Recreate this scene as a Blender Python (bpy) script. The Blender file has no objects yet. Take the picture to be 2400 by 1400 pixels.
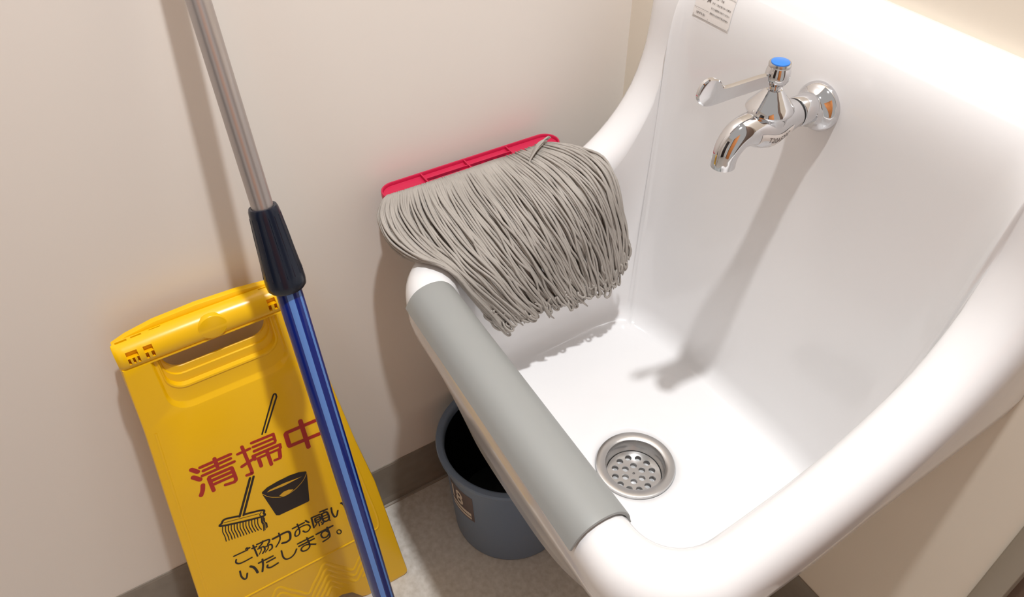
import bpy, bmesh, math, random
from mathutils import Vector, Matrix
import numpy as np

# ---------------------------------------------------------------- camera
scn = bpy.context.scene
YAW, PITCH, ROLL, FPX = math.radians(58.1768), math.radians(43.2016), math.radians(-0.3074), 1886.56
cam_d = bpy.data.cameras.new('camera'); cam = bpy.data.objects.new('camera', cam_d)
scn.collection.objects.link(cam); scn.camera = cam
fw = Vector((-math.sin(YAW)*math.cos(PITCH), math.cos(YAW)*math.cos(PITCH), -math.sin(PITCH)))
rt = fw.cross(Vector((0, 0, 1))).normalized(); up = rt.cross(fw)
r2 = rt*math.cos(ROLL) + up*math.sin(ROLL); u2 = -rt*math.sin(ROLL) + up*math.cos(ROLL)
cam.matrix_world = Matrix(((r2.x, u2.x, -fw.x, 0.734505), (r2.y, u2.y, -fw.y, -0.62928), (r2.z, u2.z, -fw.z, 1.15), (0, 0, 0, 1)))
cam_d.sensor_fit = 'HORIZONTAL'; cam_d.sensor_width = 36; cam_d.lens = FPX/2400*36
cam_d.clip_start = 0.01
scn.view_settings.view_transform = 'Standard'; scn.view_settings.look = 'None'
scn.view_settings.gamma = 1; scn.view_settings.use_curve_mapping = False
scn.view_settings.exposure = 0.0
scn.cycles.max_bounces = 10; scn.cycles.diffuse_bounces = 6

# ---------------------------------------------------------------- light
w = bpy.data.worlds.new('world'); scn.world = w; w.use_nodes = True
w.node_tree.nodes['Background'].inputs[0].default_value = (1.0, 0.95, 0.90, 1)
w.node_tree.nodes['Background'].inputs[1].default_value = 0.48
ld = bpy.data.lights.new('ceiling_downlight', 'AREA'); ld.shape = 'DISK'; ld.size = 0.06
ld.energy = 25.5; ld.color = (0.985, 0.99, 1.0)
lo = bpy.data.objects.new('ceiling_downlight', ld); lo.location = (0.57, -0.36, 2.25)
scn.collection.objects.link(lo)

# ---------------------------------------------------------------- helpers
COL = scn.collection
def lin(c):
    return tuple((v/12.92 if v <= 0.04045 else ((v+0.055)/1.055)**2.4) for v in c)
def hexc(h):
    return lin(tuple(int(h[i:i+2], 16)/255 for i in (0, 2, 4)))
def mat(name, color, rough=0.5, metal=0.0, coat=0.0, noise=None, bump=None, spec=0.5, sss=0.0):
    m = bpy.data.materials.new(name); m.use_nodes = True
    nt = m.node_tree; b = nt.nodes['Principled BSDF']
    c = hexc(color) if isinstance(color, str) else color
    b.inputs['Base Color'].default_value = (*c, 1)
    b.inputs['Roughness'].default_value = rough; b.inputs['Metallic'].default_value = metal
    b.inputs['Coat Weight'].default_value = coat; b.inputs['Coat Roughness'].default_value = 0.04
    b.inputs['Specular IOR Level'].default_value = spec
    tc = nt.nodes.new('ShaderNodeTexCoord')
    if noise:      # (scale, second colour, low, high, detail)
        n = nt.nodes.new('ShaderNodeTexNoise'); n.inputs['Scale'].default_value = noise[0]; n.inputs['Detail'].default_value = noise[4]
        r = nt.nodes.new('ShaderNodeValToRGB'); r.color_ramp.elements[0].position = noise[2]; r.color_ramp.elements[1].position = noise[3]
        r.color_ramp.elements[0].color = (*c, 1); r.color_ramp.elements[1].color = (*hexc(noise[1]), 1)
        nt.links.new(tc.outputs['Object'], n.inputs['Vector']); nt.links.new(n.outputs['Fac'], r.inputs['Fac'])
        nt.links.new(r.outputs['Color'], b.inputs['Base Color'])
    if bump:       # (scale, strength, distance)
        n = nt.nodes.new('ShaderNodeTexNoise'); n.inputs['Scale'].default_value = bump[0]; n.inputs['Detail'].default_value = 3
        bp = nt.nodes.new('ShaderNodeBump'); bp.inputs['Strength'].default_value = bump[1]; bp.inputs['Distance'].default_value = bump[2]
        nt.links.new(tc.outputs['Object'], n.inputs['Vector']); nt.links.new(n.outputs['Fac'], bp.inputs['Height'])
        nt.links.new(bp.outputs['Normal'], b.inputs['Normal'])
    return m
M = dict(
    wall=mat('wall_panel', 'e8e2db', 0.45, bump=(350, 0.05, 0.0005)),
    wallback=mat('wall_panel_back', 'ebe1d1', 0.5, bump=(350, 0.05, 0.0005)),
    base=mat('baseboard_vinyl', '857d72', 0.45, noise=(60, '8d857a', 0.3, 0.7, 3)),
    caulk=mat('joint_sealant', 'a29a90', 0.5),
    floor=mat('floor_vinyl', 'd8d4cd', 0.42, noise=(120, 'bfb9af', 0.3, 0.75, 5), bump=(220, 0.08, 0.0006)),
    post=mat('painted_steel', 'aaa191', 0.4),
    recess=mat('dark_panel', '6b5240', 0.5),
    ceramic=mat('glazed_ceramic', 'e9e8e8', 0.12, spec=0.42),
    rubber=mat('grey_vinyl_cover', '929492', 0.42),
    chrome=mat('chrome', (0.70, 0.70, 0.715), 0.05, metal=1.0),
    steel=mat('stainless', (0.62, 0.61, 0.6), 0.25, metal=1.0),
    dark=mat('opening_shade', (0.012, 0.01, 0.009), 0.6),  # shade of openings, put in as near-black colour
    bluecap=mat('blue_cap', '2f78cf', 0.3),
    gasket=mat('black_ring', '1b1b1b', 0.4),
    yellow=mat('yellow_plastic', 'f3bf06', 0.28, bump=(500, 0.03, 0.0004)),
    red=mat('red_print', 'b0241a', 0.45), black=mat('black_print', '1d0d08', 0.45),
    yprint=mat('yellow_print', 'd9a722', 0.45),
    bucket=mat('blue_grey_plastic', '6d7f97', 0.35, spec=0.5, bump=(600, 0.04, 0.0004)),
    bucketin=mat('near_black_inside', '0a0d12', 0.3),  # near-black colour for the inside of the pail
    alu=mat('anodised_aluminium', 'b4adaa', 0.33, metal=0.75),
    navy=mat('navy_plastic', '0c1526', 0.25),
    blue=mat('blue_tube', '0b2070', 0.22, coat=0.3), light=mat('light_blue_stripe', '5f8ad0', 0.3),
    pink=mat('crimson_plastic', 'c01c46', 0.3),
    yarn=mat('cotton_yarn', 'afa9a2', 0.95, spec=0.1, noise=(25, 'a39d96', 0.35, 0.65, 2), bump=(900, 0.5, 0.0006)),
    paper=mat('white_sticker', 'e8e3df', 0.35), grey=mat('grey_print', '6a625f', 0.5), ylw=mat('yellow_mark', 'd9cf2e', 0.5),
    labelbase=mat('label_brown', '5b4a48', 0.4), labelprint=mat('label_cream', 'd8cabb', 0.4),
    orange=mat('orange_wood', 'd98d50', 0.45), coralp=mat('mirrored_dark', '2a201c', 0.5),  # colours of the added pieces that the chrome mirrors
)
def link(name, me, m, parent=None, smooth=True):
    o = bpy.data.objects.new(name, me); COL.objects.link(o)
    if m: me.materials.append(m)
    if smooth:
        for p in me.polygons: p.use_smooth = True
    if parent: o.parent = parent
    return o
def obj(name, bm, m, parent=None, smooth=True, sharp=None):
    bmesh.ops.recalc_face_normals(bm, faces=bm.faces)
    me = bpy.data.meshes.new(name); bm.to_mesh(me); bm.free()
    o = link(name, me, m, parent, smooth)
    if smooth and sharp is not None:
        me.set_sharp_from_angle(angle=math.radians(sharp))
    return o
def tag(o, label=None, cat=None, group=None, kind=None):
    if label: o['label'] = label
    if cat: o['category'] = cat
    if group: o['group'] = group
    if kind: o['kind'] = kind
    return o
def empty(name, loc, label, cat):
    o = bpy.data.objects.new(name, None); o.location = loc; o.empty_display_size = 0.05; COL.objects.link(o)
    return tag(o, label, cat)
def box(bm, a, b):
    v = [bm.verts.new((x, y, z)) for x in (a[0], b[0]) for y in (a[1], b[1]) for z in (a[2], b[2])]
    for f in ((0, 1, 3, 2), (4, 6, 7, 5), (0, 4, 5, 1), (2, 3, 7, 6), (0, 2, 6, 4), (1, 5, 7, 3)):
        bm.faces.new([v[i] for i in f])
    return v
def boxo(name, a, b, m, parent=None, bev=0.0, kind=None):
    bm = bmesh.new(); box(bm, a, b)
    if bev: bmesh.ops.bevel(bm, geom=bm.edges[:], offset=bev, segments=3, affect='EDGES', profile=0.5)
    o = obj(name, bm, m, parent, smooth=bool(bev), sharp=40 if bev else None)
    if kind: o['kind'] = kind
    return o
def rings_mesh(bm, rings, closed=True, cap0=False, cap1=False):
    V = [[bm.verts.new(p) for p in r] for r in rings]
    n = len(V[0])
    for a, b in zip(V, V[1:]):
        for i in range(n if closed else n-1):
            j = (i+1) % n
            bm.faces.new((a[i], a[j], b[j], b[i]))
    if cap0: bm.faces.new(V[0])
    if cap1: bm.faces.new(V[-1])
    return V
def lathe(bm, prof, origin=(0, 0, 0), axis=(0, 0, 1), n=48, cap0=True, cap1=True):
    ax = Vector(axis).normalized(); o = Vector(origin)
    a = ax.orthogonal().normalized(); b = ax.cross(a)
    rings = [[o + ax*h + (a*math.cos(2*math.pi*i/n) + b*math.sin(2*math.pi*i/n))*r for i in range(n)] for r, h in prof]
    return rings_mesh(bm, rings, True, cap0, cap1)
def smooth_pts(P, k=8):
    P = [Vector(p) for p in P]
    if len(P) < 3: return P
    Q = [P[0]*2-P[1]] + P + [P[-1]*2-P[-2]]
    out = []
    for i in range(1, len(Q)-2):
        p0, p1, p2, p3 = Q[i-1:i+3]
        for j in range(k):
            t = j/k
            out.append(0.5*((2*p1) + (p2-p0)*t + (2*p0-5*p1+4*p2-p3)*t*t + (3*p1-p0-3*p2+p3)*t**3))
    out.append(P[-1]); return out
def tube(bm, P, R, n=24, cap=True):
    P = [Vector(p) for p in P]
    if not hasattr(R, '__len__'): R = [R]*len(P)
    T = []
    for i in range(len(P)):
        T.append((P[min(i+1, len(P)-1)] - P[max(i-1, 0)]).normalized())
    a = T[0].orthogonal().normalized(); rings = []
    for p, t, r in zip(P, T, R):
        a = (a - t*a.dot(t)).normalized(); b = t.cross(a)
        rings.append([p + (a*math.cos(2*math.pi*i/n)+b*math.sin(2*math.pi*i/n))*r for i in range(n)])
    return rings_mesh(bm, rings, True, cap, cap)
def lerp(a, b, t): return a+(b-a)*t
def rrect(x0, x1, y0, y1, rads, nc=10, ns=14):
    """closed rounded rectangle with fixed vertex count, starting bottom-left corner end; rads = (bl, br, tr, tl)"""
    pts = []
    cs = [(x0, y0, rads[0], 180), (x1, y0, rads[1], 270), (x1, y1, rads[2], 0), (x0, y1, rads[3], 90)]
    for k in range(4):
        cx, cy, r, a0 = cs[k]
        ox = cx + (r if cx == x0 else -r); oy = cy + (r if cy == y0 else -r)
        arc = [(ox+r*math.cos(math.radians(a0+90*i/nc)), oy+r*math.sin(math.radians(a0+90*i/nc))) for i in range(nc+1)]
        nx = cs[(k+1) % 4]; r2_ = nx[2]
        ox2 = nx[0] + (r2_ if nx[0] == x0 else -r2_); oy2 = nx[1] + (r2_ if nx[1] == y0 else -r2_)
        s = (ox2+r2_*math.cos(math.radians(nx[3])), oy2+r2_*math.sin(math.radians(nx[3])))
        pts += arc
        for i in range(1, ns):
            pts.append((lerp(arc[-1][0], s[0], i/ns), lerp(arc[-1][1], s[1], i/ns)))
    return pts

def inset_poly(P, d):
    out = []; n = len(P)
    for i in range(n):
        a, b, c = Vector(P[i-1]), Vector(P[i]), Vector(P[(i+1) % n])
        t1 = (b-a).normalized(); t2 = (c-b).normalized()
        n1 = Vector((-t1.y, t1.x)); n2 = Vector((-t2.y, t2.x)); m_ = (n1+n2); 
        m_ = m_/max(0.5, m_.dot(n1)) if m_.length > 1e-6 else n1
        q = b+m_*d; out.append((q.x, q.y))
    return out

# ---------------------------------------------------------------- room
def struct(name, a, b, m, bev=0):
    return boxo(name, a, b, m, None, bev, 'structure')
struct('floor', (-0.05, -2.2, -0.05), (1.7, 0.05, 0.0), M['floor'])
struct('wall_left', (-0.06, -2.2, 0.0), (0.0, 0.06, 2.45), M['wall'])
struct('wall_back', (0.0, 0.0, 0.0), (0.644, 0.06, 2.45), M['wallback'])
bh = 0.0985
def baseboard(name, p, q, side):
    bm = bmesh.new()
    prof = [(0, 0.001), (0.0045, 0.001), (0.004, 0.010), (0.0028, 0.018), (0.0026, bh-0.004), (0.0018, bh), (0, bh)]
    R = []
    for e in (p, q):
        R.append([Vector((e[0]+(d if side == 'x' else 0), e[1]-(d if side == 'y' else 0), z)) for d, z in prof])
    V = [[bm.verts.new(v) for v in r] for r in R]
    n = len(prof)
    for i in range(n):
        bm.faces.new((V[0][i], V[0][(i+1) % n], V[1][(i+1) % n], V[1][i]))
    bm.faces.new(V[0]); bm.faces.new(V[1])
    o = obj(name, bm, M['base'], None, False); o['kind'] = 'structure'; return o
baseboard('baseboard_left', (0.0, -2.2, 0), (0.0, -0.0005, 0), 'x')
baseboard('baseboard_back', (0.006, 0.0, 0), (0.644, 0.0, 0), 'y')
struct('trim_1', (0.0048, -2.2, 0.0003), (0.0085, -0.012, 0.0035), M['caulk'])
struct('trim_2', (0.0085, -0.0085, 0.0003), (0.640, -0.0048, 0.0035), M['caulk'])
struct('trim_3', (0.644, -0.004, 0.0), (0.668, 0.06, 2.45), M['post'], 0.0015)
struct('wall_right', (0.668, 0.02, 0.0), (1.7, 0.08, 2.45), M['recess'])

# unseen wall behind the viewer; panels and strip added for the chrome to mirror
struct('wall_front', (-0.05, -2.26, 0.0), (1.7, -2.2, 2.45), M['wall'])
struct('mirror_panel_1', (1.60, -1.35, 0.0), (1.64, -0.62, 2.0), M['orange'], 0.003)
struct('mirror_strip', (1.58, -1.45, 0.0), (1.65, -1.37, 2.05), M['coralp'])
struct('mirror_panel_2', (0.45, -2.19, 0.0), (1.25, -2.15, 2.0), M['coralp'], 0.003)

# ---------------------------------------------------------------- sink
XC, XL, XR = 0.33, 0.077, 0.583
sink = empty('mop_sink', (XC, 0, 0), 'white glazed ceramic mop sink with high back, hung on the back wall', 'sink')
prof = smooth_pts([(-0.407, 0.577, 0), (-0.36, 0.579, 0), (-0.30, 0.584, 0), (-0.24, 0.594, 0), (-0.18, 0.612, 0), (-0.13, 0.636, 0), (-0.095, 0.662, 0), (-0.068, 0.697, 0), (-0.055, 0.735, 0), (-0.0515, 0.765, 0), (-0.050, 0.790, 0), (-0.047, 0.812, 0), (-0.041, 0.832, 0), (-0.031, 0.850, 0), (-0.018, 0.865, 0), (-0.003, 0.876, 0)], 16)
cum = [0.0]
for a, b in zip(prof, prof[1:]): cum.append(cum[-1]+(b-a).length)
STOT = cum[-1]
def P_at(s):
    s = max(0, min(STOT, s))
    import bisect
    i = min(max(bisect.bisect_right(cum, s)-1, 0), len(prof)-2)
    t = (s-cum[i])/(cum[i+1]-cum[i]); p = prof[i].lerp(prof[i+1], t)
    d = prof[min(i+3, len(prof)-1)]-prof[max(i-2, 0)]; d.normalize()
    return p.x, p.y, Vector((-d.y, d.x))          # y, z, normal (toward up / front)
def skew(x, y):
    return y - 0.045*(x-XC)*min(1, max(0, -y-0.05)/0.35)
NC, NS = 12, 26
def ring(inset, drop, inner=False, rad=(0.085, 0.085, 0.07, 0.07)):
    r = [max(0.012, q-inset*0.75) for q in rad]
    pts = rrect(XL+inset, XR-inset, 0.0+inset, STOT-inset, r, NC, NS)
    out = []
    for x, s in pts:
        y, z, n = P_at(s)
        # outside rings on the top edge and upper sides drop back to the wall
        dr = drop
        if inner:
            kk = min(1, max(0, (-n.x-0.25)/0.7)); dr = drop*(1-kk)-0.05*drop*kk
        y2 = y - n.x*dr; z2 = z - n.y*dr
        y2 = min(y2, -0.0005)
        out.append(Vector((x, skew(x, y2), z2)))
    return out
# floor ring of the bowl and body bottom ring use the same vertex order
base = rrect(XL, XR, 0, STOT, (0.085, 0.085, 0.07, 0.07), NC, NS)
def plan_ring(x0, x1, y0, y1, rad, zf, radb=None):
    """ring whose points follow the plan position of the rim points"""
    out = []
    for x, s in base:
        y, z, n = P_at(s)
        fx = (x-XL)/(XR-XL)*2-1; fy = (y+0.415)/(0.415-0.036)*2-1
        fy = max(-1, min(1, fy))
        m = max(abs(fx), abs(fy)) or 1
        # superellipse blend for rounded corners
        p = 2+8*(1-(rad if fy < 0 or radb is None else radb))
        k = m/((abs(fx)**p+abs(fy)**p)**(1/p))
        gx, gy = fx*k, fy*k
        X = lerp(x0, x1, (gx+1)/2); Y = lerp(y0, y1, (gy+1)/2)
        out.append(Vector((X, skew(X, Y), zf(X, Y))))
    return out
RC = [(0.0, 0.036), (0.0, 0.028), (0.0015, 0.018), (0.006, 0.009), (0.013, 0.003), (0.022, 0.0004), (0.031, 0.0004), (0.040, 0.003), (0.047, 0.009), (0.052, 0.017), (0.0545, 0.027)]
E_ring = ring(0.0555, 0.036, True)
DZ = 0.366; DC = Vector((0.341, -0.217, DZ))
Vr = plan_ring(0.123, 0.512, -0.332, -0.054, 0.42, lambda x, y: DZ+0.003, 0.65)
# back face: keep the upper back points as a wall plane
rings = []
# outer body (bottom closure, body, apron)
body_bot = plan_ring(0.120, 0.518, -0.350, -0.001, 0.8, lambda x, y: 0.340, 0.1)
body_low = plan_ring(0.110, 0.527, -0.387, -0.001, 0.8, lambda x, y: 0.352+0.055*min(1, max(0, (-0.22-y)/0.15)), 0.1)
def apron(k):
    out = []
    lowr = body_low
    topr = ring(0.0, 0.046)
    for a, b, (x, s) in zip(lowr, topr, base):
        y = b.y
        zB = 0.592+0.15*max(-0.4, y)
        zB = min(zB, b.z)
        side = Vector((b.x, min(b.y, -0.0005), zB))
        out.append(side if k == 0 else side.lerp(a, k))
    return out
rings.append([Vector((XC, -0.17, 0.338)).lerp(p, 0.35) for p in body_bot])
rings += [body_bot, body_low]
rings += [apron(0.66), apron(0.33)]
a0 = apron(0.0); a1 = apron(0.10)
for p, q in zip(a0, a1): q.x = lerp(p.x, q.x, 0.5); q.y = lerp(p.y, q.y, 0.5)
rings += [a1, a0]
rings.append(ring(0.0, 0.044))
for i_, (d, h) in enumerate(RC): rings.append(ring(d, h, i_ > 6))
rings.append(E_ring)
# wall of the bowl
def bowl(E, V, rho=0.030):
    out = []
    N1 = 20; N2 = 8
    c = Vector((DC.x, DC.y, DZ+0.003))
    cols = []
    for e, v in zip(E, V):
        L = (v-e).length; col = []
        t1 = max(0.3, 1-rho/L)
        # the wall leaves the rim a bit steeper than a straight line
        for i in range(1, N1+1):
            t = t1*(i/N1)**2.2
            p = e.lerp(v, t); b = (0.5-0.5*math.cos(2*math.pi*t/t1))*0.004
            d = Vector((e.x-c.x, e.y-c.y, 0)); d.normalize()
            q_ = p + d*b
            q_.y -= (0.20*t*math.exp(-t/0.085)+0.003*math.sin(math.pi*t/t1))*min(1, max(0, (e.z-0.72)/0.08))
            col.append(q_)
        p0 = col[-1]; inward = Vector((c.x-v.x, c.y-v.y, 0)); p2 = v+inward.normalized()*rho
        for i in range(1, N2+1):
            t = i/N2
            col.append(p0*(1-t)**2+v*2*t*(1-t)+p2*t*t)
        cols.append(col)
    for i in range(len(cols[0])): out.append([c_[i] for c_ in cols])
    return out
rings += bowl(E_ring, Vr)
last = rings[-1]
nlast = len(last)
ang = [math.atan2(p.y-DC.y, p.x-DC.x) for p in last]
for k, t in enumerate((0.25, 0.5, 0.75, 0.92, 1.0)):
    rr = []
    for p, a in zip(last, ang):
        q = Vector((DC.x+0.0475*math.cos(a), DC.y+0.0475*math.sin(a), DZ-0.0015))
        m = p.lerp(q, t); m.z = lerp(p.z, DZ-0.0015, t)
        rr.append(m)
    rings.append(rr)
for r_, z_ in ((0.047, DZ-0.004), (0.036, DZ-0.006), (0.036, DZ-0.027)):
    rings.append([Vector((DC.x+r_*math.cos(a), DC.y+r_*math.sin(a), z_)) for a in ang])
bm = bmesh.new(); rings_mesh(bm, rings, True, True, False)
bmesh.ops.remove_doubles(bm, verts=bm.verts, dist=0.00005)
for v in bm.verts: v.co.x -= XC
basin = obj('basin', bm, M['ceramic'], sink)

from mathutils.bvhtree import BVHTree
_vs = [v.co+Vector((XC, 0, 0)) for v in basin.data.vertices]
BT = BVHTree.FromPolygons(_vs, [tuple(p.vertices) for p in basin.data.polygons])
def back_y(x, z):
    h = BT.ray_cast(Vector((x, -0.2, z)), Vector((0, 1, 0)))
    return h[0].y if h[0] else -0.045
# grey cover on the front rim
bm = bmesh.new()
cs_in = [(0.0, 0.019)]+RC[3:]+[(0.0555, 0.030)]
def cover_pt(x, d, h, off):
    # local frame of the front rim cross-section
    i = None
    y = -0.415+d; z = 0.5785-h
    return y, z
cross = [Vector((-0.407+d, 0.5785-h)) for d, h in cs_in]
def offs(cr, o):
    out = []
    for i, p in enumerate(cr):
        t = (cr[min(i+1, len(cr)-1)]-cr[max(i-1, 0)]).normalized()
        n = Vector((-t.y, t.x)); out.append(p+n*o)
    return out
outer = offs(cross, 0.0042); inner = offs(cross, 0.0008)
outer = smooth_pts([(p.x, p.y, 0) for p in outer], 3); inner = smooth_pts([(p.x, p.y, 0) for p in inner], 3)
loop = [(p.x, p.y) for p in outer] + [(p.x, p.y) for p in reversed(inner)]
RR = []
xs = [0.156, 0.1565, 0.158] + [0.158+0.318*i/24 for i in range(1, 24)] + [0.476, 0.4775, 0.478]
mid = [((outer[i].x+inner[i].x)/2, (outer[i].y+inner[i].y)/2) for i in range(len(outer))]
midl = mid+list(reversed(mid))
for k, x in enumerate(xs):
    e = 0.5 if k in (0, len(xs)-1) else (0.12 if k in (1, len(xs)-2) else 0)
    RR.append([Vector((x, skew(x, lerp(l[0], m_[0], e)), lerp(l[1], m_[1], e)+0.0015)) for l, m_ in zip(loop, midl)])
V = rings_mesh(bm, RR, True, True, True)
for v in bm.verts: v.co.x -= XC
obj('rim_cover', bm, M['rubber'], sink, sharp=40)['label'] = 'grey vinyl rim cover'

# drain
drain = empty('sink_drain', (DC.x, DC.y, DZ), 'round stainless drain with perforated strainer in the sink floor', 'drain')
bm = bmesh.new()
lathe(bm, [(0.0325, -0.0195), (0.0330, -0.012), (0.0335, -0.004), (0.0350, -0.0005), (0.037, 0.0005), (0.043, 0.0012), (0.0455, 0.0006), (0.0462, -0.0006), (0.0462, -0.003), (0.0336, -0.0045), (0.0336, -0.0195)], n=72, cap0=False, cap1=False)
obj('flange', bm, M['steel'], drain, sharp=35)
bm = bmesh.new()
def circle_edges(bm, cx, cy, r, n, z):
    vs = [bm.verts.new((cx+r*math.cos(2*math.pi*i/n), cy+r*math.sin(2*math.pi*i/n), z)) for i in range(n)]
    return [bm.edges.new((vs[i], vs[(i+1) % n])) for i in range(n)]
ed = circle_edges(bm, 0, 0, 0.0318, 64, 0)
ed += circle_edges(bm, 0, 0, 0.0016, 12, 0)
for k in range(6): ed += circle_edges(bm, 0.0112*math.cos(k*math.pi/3+0.4), 0.0112*math.sin(k*math.pi/3+0.4), 0.0040, 20, 0)
for k in range(12): ed += circle_edges(bm, 0.0225*math.cos(k*math.pi/6+0.15), 0.0225*math.sin(k*math.pi/6+0.15), 0.0040, 20, 0)
bmesh.ops.triangle_fill(bm, edges=ed, use_beauty=True, use_dissolve=False)
ext = bmesh.ops.extrude_face_region(bm, geom=bm.faces[:])
for v in [g for g in ext['geom'] if isinstance(g, bmesh.types.BMVert)]: v.co.z -= 0.0012
for v in bm.verts: v.co.z -= 0.019
obj('strainer', bm, M['steel'], drain, False)
bm = bmesh.new(); lathe(bm, [(0.0318, -0.0206), (0.0318, -0.060), (0.0, -0.060)], n=48, cap0=False, cap1=False)
obj('drain_pit', bm, M['dark'], drain)
# waste pipe under the bowl
bm = bmesh.new(); tube(bm, [(0.011, -0.217, 0.34), (0.011, -0.217, 0.28), (0.011, -0.20, 0.23), (0.011, -0.10, 0.20), (0.011, -0.0005, 0.2)], 0.024)
obj('waste_pipe', bm, M['ceramic'], sink)

# ---------------------------------------------------------------- faucet
FX, FZ = 0.328, 0.779
YB = back_y(FX, FZ-0.02)
fa = empty('wall_faucet', (FX, YB, FZ), 'chrome lever tap with blue cap, on the back of the white sink', 'faucet')
def fob(name, bm, m, par=fa, **k):
    for v in bm.verts: v.co -= Vector((FX, YB, FZ))
    return obj(name, bm, m, par, **k)
bm = bmesh.new()
lathe(bm, [(0.0228, -0.003), (0.0231, 0.003), (0.0226, 0.006), (0.0200, 0.0095), (0.0168, 0.0125), (0.0152, 0.0165), (0.0145, 0.0200)], (FX, YB+0.001, FZ-0.003), (0, -1, 0), 64)
fob('wall_flange', bm, M['chrome'], sharp=50)
bm = bmesh.new()
lathe(bm, [(0.0128, 0.012), (0.0138, 0.018), (0.0138, -0.0785-YB if False else 0.031), (0.0130, 0.0325)], (FX, -0.047, FZ), (0, -1, 0), 48)
fob('inlet_pipe', bm, M['chrome'], sharp=50)
bm = bmesh.new(); lathe(bm, [(0.0126, 0.0322), (0.0126, 0.0345)], (FX, -0.047, FZ), (0, -1, 0), 48)
fob('seal_ring', bm, M['gasket'], sharp=50)
# body + spout: one swept surface
bm = bmesh.new()
path = smooth_pts([(FX, -0.0812, FZ), (FX, -0.098, FZ-0.001), (FX, -0.116, FZ-0.003), (FX, -0.134, FZ+0.001), (FX, -0.148, FZ-0.001), (FX, -0.1565, FZ-0.010), (FX, -0.159, FZ-0.0200), (FX, -0.159, FZ-0.0275)], 8)
rad = smooth_pts([(0, 0.0130, 0), (0, 0.0155, 0), (0, 0.0180, 0), (0, 0.0150, 0), (0, 0.0130, 0), (0, 0.0120, 0), (0, 0.0110, 0), (0, 0.0108, 0)], 8)
tube(bm, path, [r.y for r in rad], 40, True)
fob('spout', bm, M['chrome'], sharp=60)
bm = bmesh.new(); lathe(bm, [(0.0090, 0), (0.0092, 0.0006)], (FX, -0.159, FZ-0.0281), (0, 0, 1), 32)
fob('outlet', bm, M['dark'])  # solid disc, painted dark for the shade in the spout mouth
HY = -0.115
bm = bmesh.new()
lathe(bm, [(0.0165, -0.006), (0.0166, 0.006), (0.0180, 0.0105), (0.0202, 0.0130), (0.0208, 0.0150), (0.0202, 0.0168), (0.0175, 0.0200), (0.0125, 0.0262), (0.0080, 0.0318), (0.0070, 0.0330), (0.0050, 0.0335)], (FX, HY, FZ+0.001), (0, 0, 1), 48)
fob('bonnet', bm, M['chrome'], sharp=30)
bm = bmesh.new(); lathe(bm, [(0.0052, 0.030), (0.0052, 0.042)], (FX, HY, FZ), (0, 0, 1), 32)
fob('spindle', bm, M['chrome'], sharp=40)
hub = bm = bmesh.new()
lathe(bm, [(0.0052, 0.0375), (0.0080, 0.0390), (0.0100, 0.0425), (0.0106, 0.0468), (0.0102, 0.0510), (0.0092, 0.0540), (0.0090, 0.0548)], (FX, HY, FZ), (0, 0, 1), 48)
lever = fob('lever_handle', bm, M['chrome'], sharp=40)
lo_ = [(0.004, 0.8285), (0.0157, 0.8288), (0.0363, 0.8273), (0.0500, 0.8262), (0.0545, 0.8272), (0.0572, 0.8315), (0.0620, 0.8352), (0.0685, 0.8366), (0.0740, 0.8345), (0.0775, 0.8295), (0.0785, 0.8235), (0.0765, 0.8175), (0.0705, 0.8128), (0.0640, 0.8115), (0.0560, 0.8120), (0.0417, 0.8137), (0.0209, 0.8158), (0.004, 0.8178)]
op = [(p.x, p.y) for p in smooth_pts([(a, c, 0) for a, c in lo_+[lo_[0]]], 4)[:-1]]
az = 0.156; dirl = Vector((-math.sin(az), -math.cos(az), 0)); nrl = Vector((math.cos(az), -math.sin(az), 0))
bm = bmesh.new(); layers = []
for ins, off in ((0.0035, -0.0024), (0.0010, -0.0023), (0.0, -0.0013), (0.0, 0.0013), (0.0010, 0.0023), (0.0035, 0.0024)):
    pp_ = inset_poly(op[::-1], ins)[::-1] if ins else op
    layers.append([Vector((FX, HY, 0)) + dirl*a + nrl*off + Vector((0, 0, z)) for a, z in pp_])
rings_mesh(bm, layers, True, True, True)
fob('lever_blade', bm, M['chrome'], sharp=35).parent = lever
bm = bmesh.new(); lathe(bm, [(0.0088, 0.0540), (0.0094, 0.0552), (0.0094, 0.0568), (0.0088, 0.0580), (0.0078, 0.0580)], (FX, HY, FZ), (0, 0, 1), 48)
fob('cap_ring', bm, M['steel'], par=lever, sharp=35)
bm = bmesh.new(); lathe(bm, [(0.0079, 0.0574), (0.0077, 0.0586), (0.0066, 0.0591)], (FX, HY, FZ), (0, 0, 1), 48)
fob('cold_cap', bm, M['bluecap'], par=lever, sharp=50)['label'] = 'blue cold-water cap'

# text helper
def text_mesh(name, s, size, m, parent, mtx, align='LEFT', offset=0.0):
    cu = bpy.data.curves.new(name, 'FONT'); cu.body = s; cu.size = size; cu.align_x = align; cu.offset = offset
    cu.fill_mode = 'FRONT' if hasattr(cu, 'fill_mode') else cu.fill_mode
    t = bpy.data.objects.new(name, cu); COL.objects.link(t)
    dg = bpy.context.evaluated_depsgraph_get()
    me = bpy.data.meshes.new_from_object(t.evaluated_get(dg)); COL.objects.unlink(t); bpy.data.objects.remove(t)
    me.transform(mtx); me.materials.clear()
    o = link(name, me, m, parent, False); return o

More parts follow.
